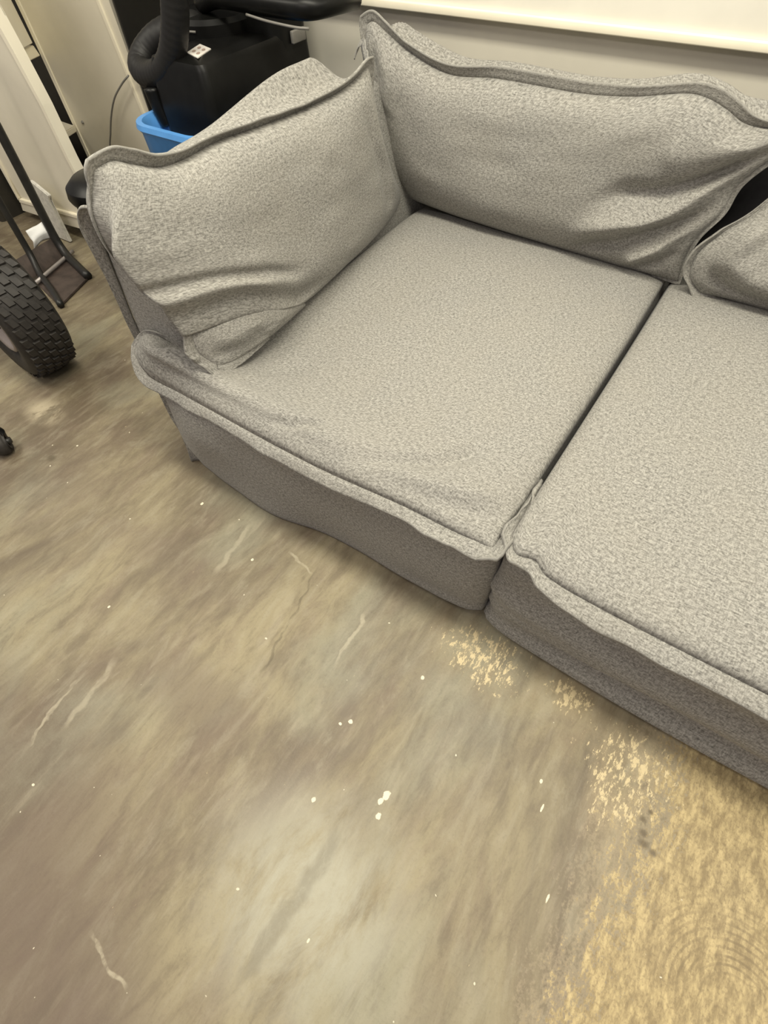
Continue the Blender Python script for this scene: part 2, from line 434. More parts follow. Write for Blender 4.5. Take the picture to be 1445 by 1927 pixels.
def pillow(name, bottom, right, top, left, tf, tb, nu=120, nv=90, disp=None, post=None, gn=None, pf=(2.6, .5), loc=None, parent=None, seed=1, lump=.004, width=1.1, height=.55):
    bo, ri, to, le = catmull(bottom, nu), catmull(right, nv), catmull(top, nu), catmull(left, nv)
    u = np.linspace(0, 1, nu); v = np.linspace(0, 1, nv)
    Vg, Ug = np.meshgrid(v, u)          # [nu, nv]
    U3, V3 = Ug[..., None], Vg[..., None]
    S = ((1 - V3) * bo[:, None] + V3 * to[:, None] + (1 - U3) * le[None] + U3 * ri[None]
         - ((1 - U3) * (1 - V3) * bo[0] + U3 * (1 - V3) * bo[-1] + (1 - U3) * V3 * to[0] + U3 * V3 * to[-1]))
    du = np.gradient(S, axis=0); dv = np.gradient(S, axis=1)
    N = np.cross(du, dv); N /= np.linalg.norm(N, axis=2)[..., None] + 1e-9
    g = N.mean((0, 1)) if gn is None else np.array(gn, float)
    g = g / np.linalg.norm(g)
    N = .35 * N + .65 * g; N /= np.linalg.norm(N, axis=2)[..., None]
    def prof(x): return np.clip(1 - np.abs(2 * x - 1) ** pf[0], 0, 1) ** pf[1]
    pr = prof(Ug) * prof(Vg)
    inner = np.clip(np.minimum(np.minimum(Ug, 1 - Ug) * 14, np.minimum(Vg, 1 - Vg) * 9), 0, 1)
    d = (tf(Ug, Vg) if callable(tf) else tf) * pr
    if disp is not None: d = d + disp(Ug, Vg) * inner
    d = d + lump * inner * (vnoise(Ug * 7 + 3, Vg * 5 + 1, seed) + .5 * vnoise(Ug * 15 + 3, Vg * 11 + 1, seed + 1))
    b = (tb(Ug, Vg) if callable(tb) else tb) * pr
    Fr = S + N * d[..., None]; Bk = S - N * b[..., None]
    if post is not None: Fr, Bk = post(Fr, Bk, Ug, Vg, inner)
    verts = [p for p in Fr.reshape(-1, 3)]
    uv = [(a * width, c * height) for a, c in zip(Ug.ravel(), Vg.ravel())]
    fi = np.arange(nu * nv).reshape(nu, nv)
    bi = fi.copy(); cnt = nu * nv
    for i in range(1, nu - 1):
        for j in range(1, nv - 1):
            bi[i, j] = cnt; cnt += 1; verts.append(Bk[i, j]); uv.append((u[i] * width + 3, v[j] * height))
    F = []
    for i in range(nu - 1):
        for j in range(nv - 1):
            F.append((fi[i, j], fi[i + 1, j], fi[i + 1, j + 1], fi[i, j + 1]))
            F.append((bi[i, j], bi[i, j + 1], bi[i + 1, j + 1], bi[i + 1, j]))
    o = mesh_obj(name, verts, F, FAB, parent, loc, uv)
    # border loop: bottom, right, top reversed, left reversed
    P = np.vstack([S[:, 0], S[-1, 1:], S[-2::-1, -1], S[0, -2:0:-1]])
    O = np.vstack([-dv[:, 0], du[-1, 1:], dv[-2::-1, -1], -du[0, -2:0:-1]])
    NN = np.vstack([N[:, 0], N[-1, 1:], N[-2::-1, -1], N[0, -2:0:-1]])
    O /= np.linalg.norm(O, axis=1)[:, None]
    O = gsmooth(O, 3, True)
    # loop parameter: 0-1 bottom, 1-2 right, 2-3 top (right to left), 3-4 left (top to bottom)
    par = np.concatenate([np.linspace(0, 1, nu), 1 + v[1:], 2 + np.linspace(0, 1, nu)[1:], 3 + np.linspace(0, 1, nv)[1:-1]])
    return o, P, O, NN, par

def ruffle(par, seed, amp, freq):
    return amp * (vnoise(par * freq, par * 0 + seed, seed) + .6 * vnoise(par * freq * 2.3, par * 0 + seed, seed + 5))

# ------------------------------------------------------------------ the setting
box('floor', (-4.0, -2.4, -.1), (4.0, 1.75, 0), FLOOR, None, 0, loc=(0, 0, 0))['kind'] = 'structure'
box('wall_back', (-4.0, 1.58, 0), (4.0, 1.75, 2.9), WALL, None, 0, loc=(0, 1.6, 0))['kind'] = 'structure'
t1 = box('trim_1', (-.95, 1.548, .985), (4.0, 1.58, 2.6), PANEL, None, .004, loc=(1.5, 1.55, 1)); t1['kind'] = 'structure'
t1['label'] = 'large cream panel on the wall above the sofa back'
t2 = box('trim_2', (-.95, 1.535, .962), (4.0, 1.58, .987), EDGE, None, .004, loc=(1.5, 1.55, .97)); t2['kind'] = 'structure'
t2['label'] = 'pale lower lip of the cream wall panel'

# ------------------------------------------------------------------ sofa modules
def module_base(name, parent, outline, hem, bulge, H=.385, seed=3):
    """slip-covered plinth: closed outline (front first, counter-clockwise), skinned upward"""
    n = 260; nz = 26
    P = catmull(outline, n, True)
    s = np.concatenate([[0], np.cumsum(np.linalg.norm(np.diff(P, axis=0), axis=1))])
    T = np.roll(P, -1, 0) - np.roll(P, 1, 0); T /= np.linalg.norm(T, axis=1)[:, None]
    O = np.stack([T[:, 1], -T[:, 0]], 1)
    O = gsmooth(O, 2, True)
    z = np.linspace(0, 1, nz)
    V = np.zeros((n, nz, 3)); UV = np.zeros((n, nz, 2))
    for j, q in enumerate(z):
        off = bulge(P, q) 
        V[:, j, :2] = P + O * off[:, None]
        zb = hem(P)
        V[:, j, 2] = zb + (H - zb) * q
        UV[:, j, 0] = s; UV[:, j, 1] = q * H
    idx = np.arange(n * nz).reshape(n, nz)
    F = []
    for i in range(n):
        i2 = (i + 1) % n
        for j in range(nz - 1): F.append((idx[i, j], idx[i2, j], idx[i2, j + 1], idx[i, j + 1]))
    F.append(tuple(idx[:, -1])); F.append(tuple(idx[::-1, 0]))
    o = mesh_obj(name, V.reshape(-1, 3), F, FAB, parent, None, UV.reshape(-1, 2))
    return o, P, O

def rect_outline(front, x1, y1, x0):
    pts = list(front)
    for t in np.linspace(0, 1, 8)[1:]: pts.append((x1, front[-1][1] + .05 + (y1 - .05) * t))
    for t in np.linspace(0, 1, 8)[1:]: pts.append((x1 + (x0 - x1) * t, y1 + .03 if 0 < t < 1 else y1))
    for t in np.linspace(0, 1, 8)[1:-1]: pts.append((x0, y1 + (front[0][1] - y1) * t))
    return pts

m1 = empty('sofa_module', (.58, .75, 0))
tag(m1, 'left grey slipcovered sofa section with an arm, at the end of the sofa', 'sofa')
front1 = [(.0, .03), (.02, -.008), (.12, -.022), (.25, -.028), (.438, -.018), (.633, -.004), (.76, .0), (.92, -.006), (1.087, .004), (1.14, .016), (1.168, .055)]
def hem1(P):
    f = sm(-P[:, 1], -.10, -.02)
    return .006 + f * (.010 * np.clip(np.sin(P[:, 0] * 9.0), 0, 1) + .006 * sm(P[:, 0], .9, 1.15))
def bulge1(P, q):
    front = sm(-P[:, 1], -.12, -.03)
    x = P[:, 0]
    b = .012 * math.sin(math.pi * q)
    f = .012 * np.exp(-((x - .42) / .16) ** 2) * (1 - q) ** 1.5 - .010 * np.exp(-((x - .75) / .18) ** 2) * math.sin(math.pi * q)
    f += .014 * np.exp(-((x - .12) / .08) ** 2) * math.sin(math.pi * q) * 1
    f += .008 * vnoise(x * 5, x * 0 + q * 3, 7)
    tuck = -.010 * max(0, (q - .85) / .15)
    roll = .010 * math.exp(-((q - .04) / .05) ** 2) * sm(x, .7, 1.1)
    return front * (b + f + roll) + tuck
base1, P1, O1 = module_base('base_cover', m1, rect_outline(front1, 1.170, 1.49, .0), hem1, bulge1)
# arm frame: upholstered slab that narrows upward
def arm_frame(parent):
    nz, ny = 24, 40
    V = []; UV = []; k = 48
    for j in range(ny):
        y = .085 + (1.50 - .085) * j / (ny - 1)
        for i in range(k):
            a = 2 * math.pi * i / k
            cx_, sx_ = math.cos(a), math.sin(a)
            # superellipse section in x,z
            ex = 2 / 7.0
            px = math.copysign(abs(cx_) ** ex, cx_); pz = math.copysign(abs(sx_) ** ex, sx_)
            z = .42 + .42 * pz
            inner = .135 - .095 * max(0, (z - .40) / .46)
            outer = float(np.interp(z, [0, .26, .40, .60, .86], [.01, -.01, -.130, -.122, -.098]))
            x = (outer + inner) / 2 + px * (inner - outer) / 2
            ye = .006 * math.sin(z * 9 + 1) if j == 0 else 0
            V.append((x, y + ye, z)); UV.append((y + x, z))
    F = []
    for j in range(ny - 1):
        for i in range(k):
            i2 = (i + 1) % k
            F.append((j * k + i, j * k + i2, (j + 1) * k + i2, (j + 1) * k + i))
    # rounded closing rings, so that the front reads as padded cloth
    def cap(j0, sgn):
        ring = [j0 * k + i for i in range(k)]
        c = np.mean([V[i] for i in ring], 0)
        for sc, dy in ((.93, .010), (.75, .016), (.4, .019)):
            new = []
            for i in range(k):
                p = np.array(V[j0 * k + i]); q = c + (p - c) * [sc, 1, 1 - (1 - sc) * .15]; q[1] += sgn * dy
                V.append(tuple(q)); UV.append((q[1] + q[0], q[2])); new.append(len(V) - 1)
            for i in range(k): F.append((ring[i], ring[(i + 1) % k], new[(i + 1) % k], new[i]))
            ring = new
        F.append(tuple(ring))
    cap(0, -1); cap(ny - 1, 1)
    return mesh_obj('armrest', V, F, FAB, parent, None, UV)
arm = arm_frame(m1)
# welt running down the front corner of arm and base
zz = np.linspace(.004, .375, 40); n_ = len(zz); sw_ = np.linspace(0, 1, n_)
Pw = np.stack([np.full(n_, .006), np.full(n_, .004), zz], 1)
flange('corner_welt', Pw, np.tile([-.9, -.25, 0], (n_, 1)), np.tile([.25, -.95, .0], (n_, 1)), .026 + .006 * vnoise(sw_ * 5, sw_ * 0, 4), .25 + .25 * vnoise(sw_ * 5, sw_ * 0, 8), .006, m1, False)
ap = catmull([(-.125, .075, .40), (-.128, .072, .50), (-.115, .072, .62), (-.105, .072, .74), (-.10, .072, .80), (-.078, .074, .838), (-.03, .08, .845), (.03, .085, .842)], 90)
at = np.gradient(ap, axis=0); at /= np.linalg.norm(at, axis=1)[:, None]
ao = np.cross(at, [0, 1, 0]) * -1.0
ao = ao * np.sign((ao @ np.array([-.6, 0, .8])))[:, None] + [0, -.35, 0]
sw_ = np.linspace(0, 1, 90)
flange('arm_welt', ap, ao, np.tile([0, -1.0, 0], (90, 1)), .026 + .006 * vnoise(sw_ * 7, sw_ * 0, 14), .35 + .45 * vnoise(sw_ * 6, sw_ * 0, 18), .006, arm, False)
box('backrest', (.14, 1.42, .02), (1.15, 1.525, .85), FAB, m1, .035, 4, uvscale=1.0)
# hem welt
def hem_welt(parent, P, O, i0, i1, rad, zf):
    pts = [(P[i, 0] + O[i, 0] * .010, P[i, 1] + O[i, 1] * .010, zf(P[i, 0])) for i in range(i0, i1)]
    return pts
m2 = empty('sofa_module', (1.78, .75, 0))
tag(m2, 'right armless grey slipcovered sofa section, cut by the picture edge', 'sofa')
front2 = [(1.182, .075), (1.192, .028), (1.235, .010), (1.343, .002), (1.578, -.006), (1.783, -.006), (2.0, -.004), (2.3, .0), (2.36, .012), (2.38, .06)]
def hem2(P): return np.full(len(P), .006)
def bulge2(P, q):
    front = sm(-P[:, 1], -.12, -.03)
    x = P[:, 0]
    f = .016 * np.exp(-((q - .05) / .055) ** 2)                       # rolled hem
    f = f - .026 * np.exp(-((q - .20 - .02 * (x - 1.6)) / .09) ** 2) * sm(x, 1.22, 1.55)
    f = f + .020 * np.exp(-((q - .48 + .10 * (x - 1.5)) / .12) ** 2)
    f = f - .010 * np.exp(-((q - .70 + .16 * (x - 1.5)) / .09) ** 2) * sm(x, 1.2, 1.5)
    f = f + .012 * np.exp(-((q - .36 - .25 * (x - 1.45)) / .05) ** 2) * sm(-x, -1.7, -1.4)
    f = f + .004 * vnoise(x * 4, x * 0 + q * 3, 9)
    return front * f - .012 * max(0, (q - .85) / .15)
base2, P2, O2 = module_base('base_cover', m2, rect_outline(front2, 2.38, 1.49, 1.182), hem2, bulge2)
box('backrest', (1.19, 1.40, .02), (2.36, 1.525, .80), GAPDARK, m2, .035, 4)  # coloured near-black for the shaded gap between the back cushions

# ------------------------------------------------------------------ seat cushions
def seat(name, bottom, right, top, left, label, tf, disp, keysang, keysw, seed, rng, loc):
    o, P, O, N, par = pillow(name, bottom, right, top, left, tf, .006, 130, 130, disp, None, (0, 0, 1), (7.0, .42), loc, None, seed, .0035, 1.15, 1.25)
    tag(o, label, 'cushion')
    sel = (par >= rng[0]) | (par <= rng[1])
    order = np.argsort(np.where(par >= rng[0], par - 4, par)); order = order[sel[order]]
    pp = np.where(par >= rng[0], par - 4, par)[order]
    ang = key(pp, keysang) + ruffle(pp, seed, .35, 9) * key(pp, [(-1, 1), (.12, .25), (.75, .35), (.9, .6), (1.3, .8)]) + ruffle(pp, seed + 2, .55, 26) * key(pp, [(-1, .9), (.08, .9), (.16, .15), (.8, .2), (.9, 1.0), (1.3, 1.0)])
    wd = key(pp, keysw) * (1 + .15 * vnoise(pp * 17, pp * 0, seed))
    Pq = P[order].copy()
    fl = flange('welt', Pq, O[order], N[order], wd, ang, .0075, o, False)
    return o

def seat1_tf(U, V):
    return .052 + .062 * np.exp(-((U - .09) / .08) ** 2 - ((V - .05) / .085) ** 2) + .012 * np.exp(-((U - .55) / .4) ** 2 - ((V - .5) / .35) ** 2)
def seat1_disp(U, V):
    d = np.zeros_like(U)
    d += fold(U, V, [(.44, .045), (.49, .055), (.52, .10)], -.024, .015, 1.05)
    d += fold(U, V, [(.64, .05), (.70, .06), (.80, .12), (.86, .20)], -.020, .024, 1.05)
    d += fold(U, V, [(.76, .035), (.86, .06), (.97, .10)], .018, .02, 1.05)
    d += fold(U, V, [(.72, .02), (.84, .028), (.98, .05)], -.024, .018, 1.05)
    d += fold(U, V, [(.26, .03), (.45, .035), (.65, .03)], -.010, .03, 1.05)
    d += fold(U, V, [(.18, .20), (.24, .24), (.3, .28)], -.004, .03, 1.05)
    return d
s1 = seat('seat_cushion',
          [(-.088, .025, .458), (-.062, -.004, .430), (-.012, -.018, .402), (.05, -.02, .397), (.13, -.020, .396), (.42, -.026, .392), (.67, -.026, .390), (.92, -.012, .392), (1.06, -.012, .394), (1.168, -.008, .398)],
          [(1.168, -.008, .398), (1.172, .25, .398), (1.174, .85, .398), (1.168, 1.30, .398)],
          [(.145, 1.33, .398), (.5, 1.32, .398), (1.168, 1.30, .398)],
          [(-.088, .025, .458), (-.06, .055, .485), (.0, .062, .50), (.09, .10, .46), (.145, .3, .40), (.145, .8, .398), (.145, 1.33, .398)],
          'left grey seat cushion with a puffed front corner, beside the arm', seat1_tf, seat1_disp,
          [(-.30, .25), (-.05, .45), (.0, .2), (.08, -.25), (.4, -.55), (.75, -.55), (.9, -.15), (1.0, .1), (1.12, .7), (1.2, .9)],
          [(-.30, .004), (-.12, .018), (0, .022), (.06, .028), (.1, .032), (.5, .033), (.9, .036), (1.0, .036), (1.12, .028), (1.2, .004)], 21, (3.70, 1.20), (.6, .6, .4))
def seat2_tf(U, V): return .050 + .012 * np.exp(-((U - .5) / .4) ** 2 - ((V - .5) / .4) ** 2)
def seat2_disp(U, V):
    d = fold(U, V, [(.10, .03), (.4, .03), (.8, .03)], -.010, .035, 1.05)
    d += fold(U, V, [(.02, .10), (.05, .06), (.08, .02)], -.018, .018, 1.05)
    return d
s2 = seat('seat_cushion',
          [(1.184, .045, .408), (1.215, .0, .412), (1.262, .012, .402), (1.30, -.006, .394), (1.42, -.014, .391), (1.75, -.014, .390), (2.2, -.012, .394), (2.37, .0, .398)],
          [(2.37, .0, .398), (2.375, .7, .398), (2.37, 1.30, .398)],
          [(1.182, 1.30, .398), (1.8, 1.30, .398), (2.37, 1.30, .398)],
          [(1.184, .045, .408), (1.182, .25, .398), (1.184, .85, .398), (1.182, 1.30, .398)],
          'right grey seat cushion, cut off by the right picture edge', seat2_tf, seat2_disp,
          [(-.15, .9), (-.04, .8), (0, .5), (.03, .0), (.06, .5), (.09, -.3), (.2, -.5), (.9, -.5), (1.0, -.3)],
          [(-.15, .004), (-.06, .026), (0, .03), (.06, .03), (.1, .036), (.3, .042), (.9, .042), (1.0, .03)], 33, (3.85, 1.0), (1.78, .6, .4))

# ------------------------------------------------------------------ arm cushion
def arm_post(Fr, Bk, U, V, inner):
    hump = sm(V, .62, .95) * sm(1 - V, -.05, .12) * sm(U, .02, .35) * sm(1 - U, .0, .14)
    Bk[..., 2] += .085 * hump * (.45 + 1.15 * sm(U, .3, .8)) * inner
    Bk[..., 0] -= .03 * hump * inner
    front_end = np.exp(-((U - .07) / .075) ** 2) * inner
    Fr[..., 1] -= front_end * (.095 * sm(1 - V, .05, .35) + .02)
    low = np.exp(-((V - .10) / .09) ** 2) * inner * sm(-U, -.50, -.25)
    Fr[..., 2] -= .03 * low
    return Fr, Bk
def arm_tf(U, V):
    return .115 + .03 * np.exp(-((U - .10) / .2) ** 2 - ((V - .35) / .3) ** 2) + .015 * np.exp(-((U - .5) / .3) ** 2 - ((V - .35) / .3) ** 2)
def arm_disp(U, V):
    d = np.zeros_like(U)
    d += fold(U, V, [(.02, .42), (.10, .42), (.24, .36), (.38, .30)], -.018, .022, .5)
    d += fold(U, V, [(.04, .32), (.14, .33), (.26, .25)], .012, .024, .5)
    d += fold(U, V, [(.05, .20), (.18, .21), (.32, .15), (.45, .12)], -.026, .026, .5)
    d += fold(U, V, [(.90, .90), (.90, .55), (.86, .25), (.80, .10)], -.010, .02, .5)
    d += fold(U, V, [(.94, .9), (.95, .5), (.92, .2)], .010, .03, .5)
    return d
ac, Pa, Oa, Na, pa = pillow('arm_cushion',
    [(.13, .06, .60), (.165, .2, .56), (.18, .35, .485), (.155, .5, .425), (.125, .8, .418), (.09, 1.1, .42), (.07, 1.29, .44)],
    [(.07, 1.29, .44), (.075, 1.18, .60), (.085, 1.10, .75), (.09, 1.075, .85), (.1, 1.06, .93)],
    [(.10, .03, .985), (.1, .08, .985), (.1, .125, .963), (.1, .19, .935), (.1, .27, .927), (.1, .383, .93), (.1, .537, .917), (.1, .714, .906), (.1, .916, .905), (.1, 1.06, .93)],
    [(.13, .06, .60), (.10, .04, .68), (.08, .0, .79), (.085, -.01, .90), (.10, .03, .985)],
    arm_tf, lambda U, V: .035 + .10 * sm(V, .3, .9), 140, 100, arm_disp, arm_post, (1, 0, .12), (3.4, .45), (.15, .6, .45), None, 51, .0045, 1.15, .55)
tag(ac, 'grey slouched cushion leaning on the left sofa arm', 'cushion')
ang = key(pa, [(0, 0), (1, 0), (1.8, .1), (2.0, .5), (2.3, .75), (2.7, .75), (2.86, .6), (2.92, .3), (3.05, .1), (3.3, .2), (4, 0)]) + ruffle(pa, 51, .12, 8)
wd = key(pa, [(0, .006), (1, .005), (1.6, .005), (1.9, .022), (2.0, .03), (2.5, .032), (2.9, .036), (2.98, .028), (3.06, .012), (3.15, .004), (3.7, .004), (4, .006)])
flange('welt', Pa, Oa, Na, wd, ang, .006, ac)
# folded bottom corner of the arm cushion, lying on the seat
tc_ = pillow('corner_fold',
    [(.235, .066, .485), (.240, .14, .468), (.232, .30, .452), (.205, .50, .435)],
    [(.205, .50, .435), (.21, .47, .47), (.20, .42, .52)],
    [(.195, .045, .60), (.22, .2, .575), (.20, .42, .52)],
    [(.235, .066, .485), (.205, .04, .54), (.195, .045, .60)],
    .045, .03, 60, 40, lambda U, V: fold(U, V, [(.05, .3), (.3, .25), (.55, .35)], -.016, .06, .3), None, (.75, -.45, .45), (2.2, .6), None, ac, 61, .003, .45, .15)
par = tc_[4]; sel = np.argsort(np.where(par > 2.9, par - 4, par)); sel = sel[(np.where(par > 2.9, par - 4, par)[sel] < .5)]
pq = np.where(par > 2.9, par - 4, par)[sel]
flange('welt', tc_[1][sel], tc_[2][sel], tc_[3][sel], key(pq, [(-1.1, .014), (-.6, .032), (0, .030), (.3, .014), (.5, .004)]), -.05 + ruffle(pq, 66, .22, 7), .007, ac, False)
# crumpled rear end of the welt between the two cushions
rp = catmull([(-.06, 1.21, .90), (-.045, 1.21, .93), (-.02, 1.20, .94), (.005, 1.17, .935), (.04, 1.13, .925), (.085, 1.085, .922)], 40)
flange('rear_welt', rp, np.tile([.25, .45, .8], (40, 1)), np.tile([.9, -.4, .1], (40, 1)), np.full(40, .020) * (1 + .2 * np.sin(np.arange(40) * .5)), .25 * np.sin(np.arange(40) * .35), .007, ac, False)

# ------------------------------------------------------------------ back cushions
def bc_post(Fr, Bk, U, V, inner):
    hump = sm(V, .62, .95) * sm(1 - V, -.05, .12) * sm(U, .0, .06)
    Bk[..., 2] += inner * hump * (.045 * (1 - U) + .03 * np.exp(-((U - .88) / .15) ** 2) + .045)
    Bk[..., 1] += inner * hump * .03
    return Fr, Bk
def bc_tf(U, V):
    return .12 + .03 * np.exp(-((U - .35) / .3) ** 2 - ((V - .35) / .3) ** 2) - .05 * sm(U, .8, 1.0)
def bc_disp(U, V):
    d = np.zeros_like(U)
    A = .45
    d += fold(U, V, [(.99, .84), (.93, .66), (.84, .52), (.72, .42)], -.036, .026, A)
    d += fold(U, V, [(1.0, .74), (.95, .55), (.85, .36), (.70, .22)], .044, .024, A)
    d += fold(U, V, [(.99, .50), (.92, .36), (.82, .20), (.70, .10)], -.036, .020, A)
    d += fold(U, V, [(.99, .36), (.93, .22), (.84, .08)], .034, .018, A)
    d += fold(U, V, [(.98, .20), (.93, .10), (.88, .04)], -.026, .014, A)
    d += fold(U, V, [(.93, .94), (.88, .84), (.80, .70)], .022, .05, A)
    d += fold(U, V, [(.03, .95), (.05, .80), (.03, .66)], -.012, .014, A)
    d += fold(U, V, [(.07, .94), (.10, .80), (.07, .6)], .010, .025, A)
    return d
bc, Pb, Ob, Nb, pb = pillow('back_cushion',
    [(.085, 1.32, .44), (.4, 1.33, .425), (.8, 1.31, .42), (1.21, 1.27, .425)],
    [(1.21, 1.27, .425), (1.20, 1.27, .49), (1.205, 1.27, .57), (1.24, 1.28, .65), (1.25, 1.29, .73), (1.31, 1.29, .82), (1.40, 1.28, .91)],
    [(-.055, 1.28, .975), (-.02, 1.28, .985), (.03, 1.28, .962), (.10, 1.28, .93), (.2, 1.28, .895), (.30, 1.28, .877), (.44, 1.28, .886), (.56, 1.28, .886), (.74, 1.28, .884), (.89, 1.28, .896), (1.02, 1.28, .92), (1.08, 1.28, .918), (1.14, 1.28, .90), (1.2, 1.28, .876), (1.27, 1.28, .876), (1.34, 1.28, .895), (1.40, 1.28, .91)],
    [(.085, 1.32, .44), (.02, 1.30, .60), (-.02, 1.29, .76), (-.05, 1.28, .88), (-.055, 1.28, .975)],
    bc_tf, lambda U, V: .03 + .10 * sm(V, .25, .85), 170, 110, bc_disp, bc_post, (0, -1, .15), (3.4, .45), (.6, 1.3, .45), None, 71, .004, 1.25, .52)
tag(bc, 'grey back cushion standing in the sofa corner, wrinkled at its right end', 'cushion')
ang = key(pb, [(0, 0), (1, 0), (1.9, .3), (2.0, .5), (2.05, .75), (2.12, .4), (2.2, .05), (2.65, .1), (2.8, .55), (2.88, .7), (2.97, .2), (3.05, .1), (4, 0)]) + ruffle(pb, 75, .10, 9)
wd = key(pb, [(0, .006), (.9, .006), (1.05, .010), (1.5, .014), (2.0, .032), (2.4, .034), (2.72, .036), (2.95, .032), (3.05, .026), (3.3, .012), (4, .006)])
flange('welt', Pb, Ob, Nb, wd, ang, .006, bc)

def c2_disp(U, V):
    d = fold(U, V, [(.0, .55), (.06, .45), (.10, .30), (.18, .22), (.4, .2)], .030, .04, .5)
    d += fold(U, V, [(.05, .22), (.14, .12), (.3, .08)], -.02, .03, .5)
    d += fold(U, V, [(.06, .75), (.16, .5), (.3, .42)], -.022, .04, .5)
    return d
b2, Pc, Oc, Nc, pc = pillow('back_cushion',
    [(1.285, 1.21, .442), (1.4, 1.245, .43), (1.6, 1.26, .425), (2.15, 1.27, .425)],
    [(2.15, 1.27, .425), (2.2, 1.3, .65), (2.2, 1.32, .92)],
    [(1.42, 1.31, .86), (1.6, 1.31, .90), (2.2, 1.32, .92)],
    [(1.285, 1.21, .442), (1.235, 1.21, .49), (1.23, 1.215, .56), (1.27, 1.23, .625), (1.33, 1.26, .69), (1.42, 1.31, .86)],
    .11, .06, 110, 80, c2_disp, None, (0, -1, .2), (2.6, .5), (1.75, 1.3, .45), None, 81, .004, .95, .5)
tag(b2, 'grey slumped back cushion at the right picture edge on the second seat', 'cushion')
ang = key(pc, [(0, .5), (1, .3), (3.0, .2), (3.4, .3), (3.7, .5), (4, .5)]) + ruffle(pc, 85, .25, 8)
wd = key(pc, [(0, .024), (.15, .020), (.5, .01), (1, .01), (2, .02), (3, .006), (3.4, .012), (3.6, .022), (4, .024)])
flange('welt', Pc, Oc, Nc, wd, ang, .006, b2)

# ------------------------------------------------------------------ carpet extractor behind the arm
ex = empty('carpet_extractor', (-.66, 1.15, 0))
tag(ex, 'black cleaning machine with a hose and a blue tank behind the sofa arm', 'machine')
def rrect(x0, y0, x1, y1, r, n=8):
    pts = []
    for cx_, cy_, a0 in ((x1 - r, y0 + r, -90), (x1 - r, y1 - r, 0), (x0 + r, y1 - r, 90), (x0 + r, y0 + r, 180)):
        for i in range(n):
            a = math.radians(a0 + 90 * i / (n - 1)); pts.append((cx_ + r * math.cos(a), cy_ + r * math.sin(a)))
    return pts
def loft(name, rings, mat, parent, cap0=True, cap1=True):
    """rings: list of (outline pts, z)"""
    k = len(rings[0][0]); V = [(p[0], p[1], z) for pts, z in rings for p in pts]; F = []
    for j in range(len(rings) - 1):
        for i in range(k):
            i2 = (i + 1) % k; F.append((j * k + i, j * k + i2, (j + 1) * k + i2, (j + 1) * k + i))
    if cap0: F.append(tuple(range(k)))
    if cap1: F.append(tuple(range((len(rings) - 1) * k, len(rings) * k)))
    o = mesh_obj(name, V, F, mat, parent)
    o.data.set_sharp_from_angle(angle=math.radians(40))
    return o
tank = loft('tank', [(rrect(-.82, .80, -.46, 1.49, .10), .0), (rrect(-.855, .77, -.44, 1.50, .11), .69), (rrect(-.865, .76, -.43, 1.50, .11), .705),
              (rrect(-.86, .765, -.435, 1.50, .105), .722), (rrect(-.84, .785, -.455, 1.49, .09), .722), (rrect(-.83, .795, -.46, 1.485, .085), .705), (rrect(-.825, .80, -.465, 1.48, .08), .655)], BLUE, ex)
box('pocket_shade', (-.80, .815, .64), (-.60, .87, .662), BLUED, tank, .012)  # dark blue blocks stand in for the shaded pocket holes
box('pocket_shade', (-.825, .90, .64), (-.775, .96, .69), BLUED, tank, .012)
loft('body', [(rrect(-.79, .90, -.50, 1.50, .03), .55), (rrect(-.80, .895, -.495, 1.505, .035), .74), (rrect(-.795, .90, -.505, 1.505, .035), .875), (rrect(-.785, .91, -.515, 1.50, .03), .895),
              (rrect(-.74, .95, -.56, 1.49, .05), .905)], BLACKP, ex)
loft('motor_housing', [(rrect(-1.48, 1.30, -.52, 1.51, .05), .10), (rrect(-1.49, 1.30, -.50, 1.51, .06), .95), (rrect(-1.47, 1.32, -.55, 1.50, .06), 1.24), (rrect(-1.40, 1.35, -.6, 1.48, .05), 1.27)], BLACKP, ex)
# round lid with a grey seam
ca = np.linspace(0, 2 * math.pi, 41)[:-1]
def ring_pts(cx_, cy_, r): return [(cx_ + r * math.cos(a), cy_ + r * math.sin(a)) for a in ca]
lid = loft('lid', [(ring_pts(-.80, 1.28, .165), .88), (ring_pts(-.80, 1.28, .165), .94), (ring_pts(-.80, 1.28, .15), .955), (ring_pts(-.80, 1.28, .09), .96)], BLACKP, ex)
tube('seam', [(-.80 + .168 * math.cos(a), 1.28 + .168 * math.sin(a), .925) for a in np.linspace(math.radians(150), math.radians(290), 9)], .004, GREYP, lid, 30, 6)
tube('handle_bar', [(-.78, 1.22, .99), (-.66, 1.20, 1.015), (-.45, 1.20, 1.012), (-.30, 1.20, 1.012), (-.235, 1.23, 1.012), (-.205, 1.33, 1.012), (-.23, 1.45, 1.0)], .034, BLACKP, ex, 50, 16)
tube('seam', [(-.50, 1.165, .985), (-.40, 1.165, .975), (-.28, 1.17, .968), (-.235, 1.19, .965)], .0045, GREYP, ex, 20, 6)
box('latch', (-.50, 1.38, .86), (-.485, 1.46, .90), GREYP, ex, .004)
tube('hose', [(-.60, .98, 1.20), (-.60, .96, 1.10), (-.635, .95, .99), (-.69, .94, .90), (-.77, .94, .845), (-.87, .95, .822), (-.935, .97, .835), (-.94, 1.02, .872), (-.89, 1.08, .915), (-.83, 1.16, .93), (-.78, 1.25, .90)],
     .047, HOSE, ex, 160, 18, ribs=44, ribh=.010)
tube('hose_cuff', [(-.82, .905, .80), (-.815, .91, .74), (-.80, .92, .68)], .030, BLACKP, ex, 14, 14)
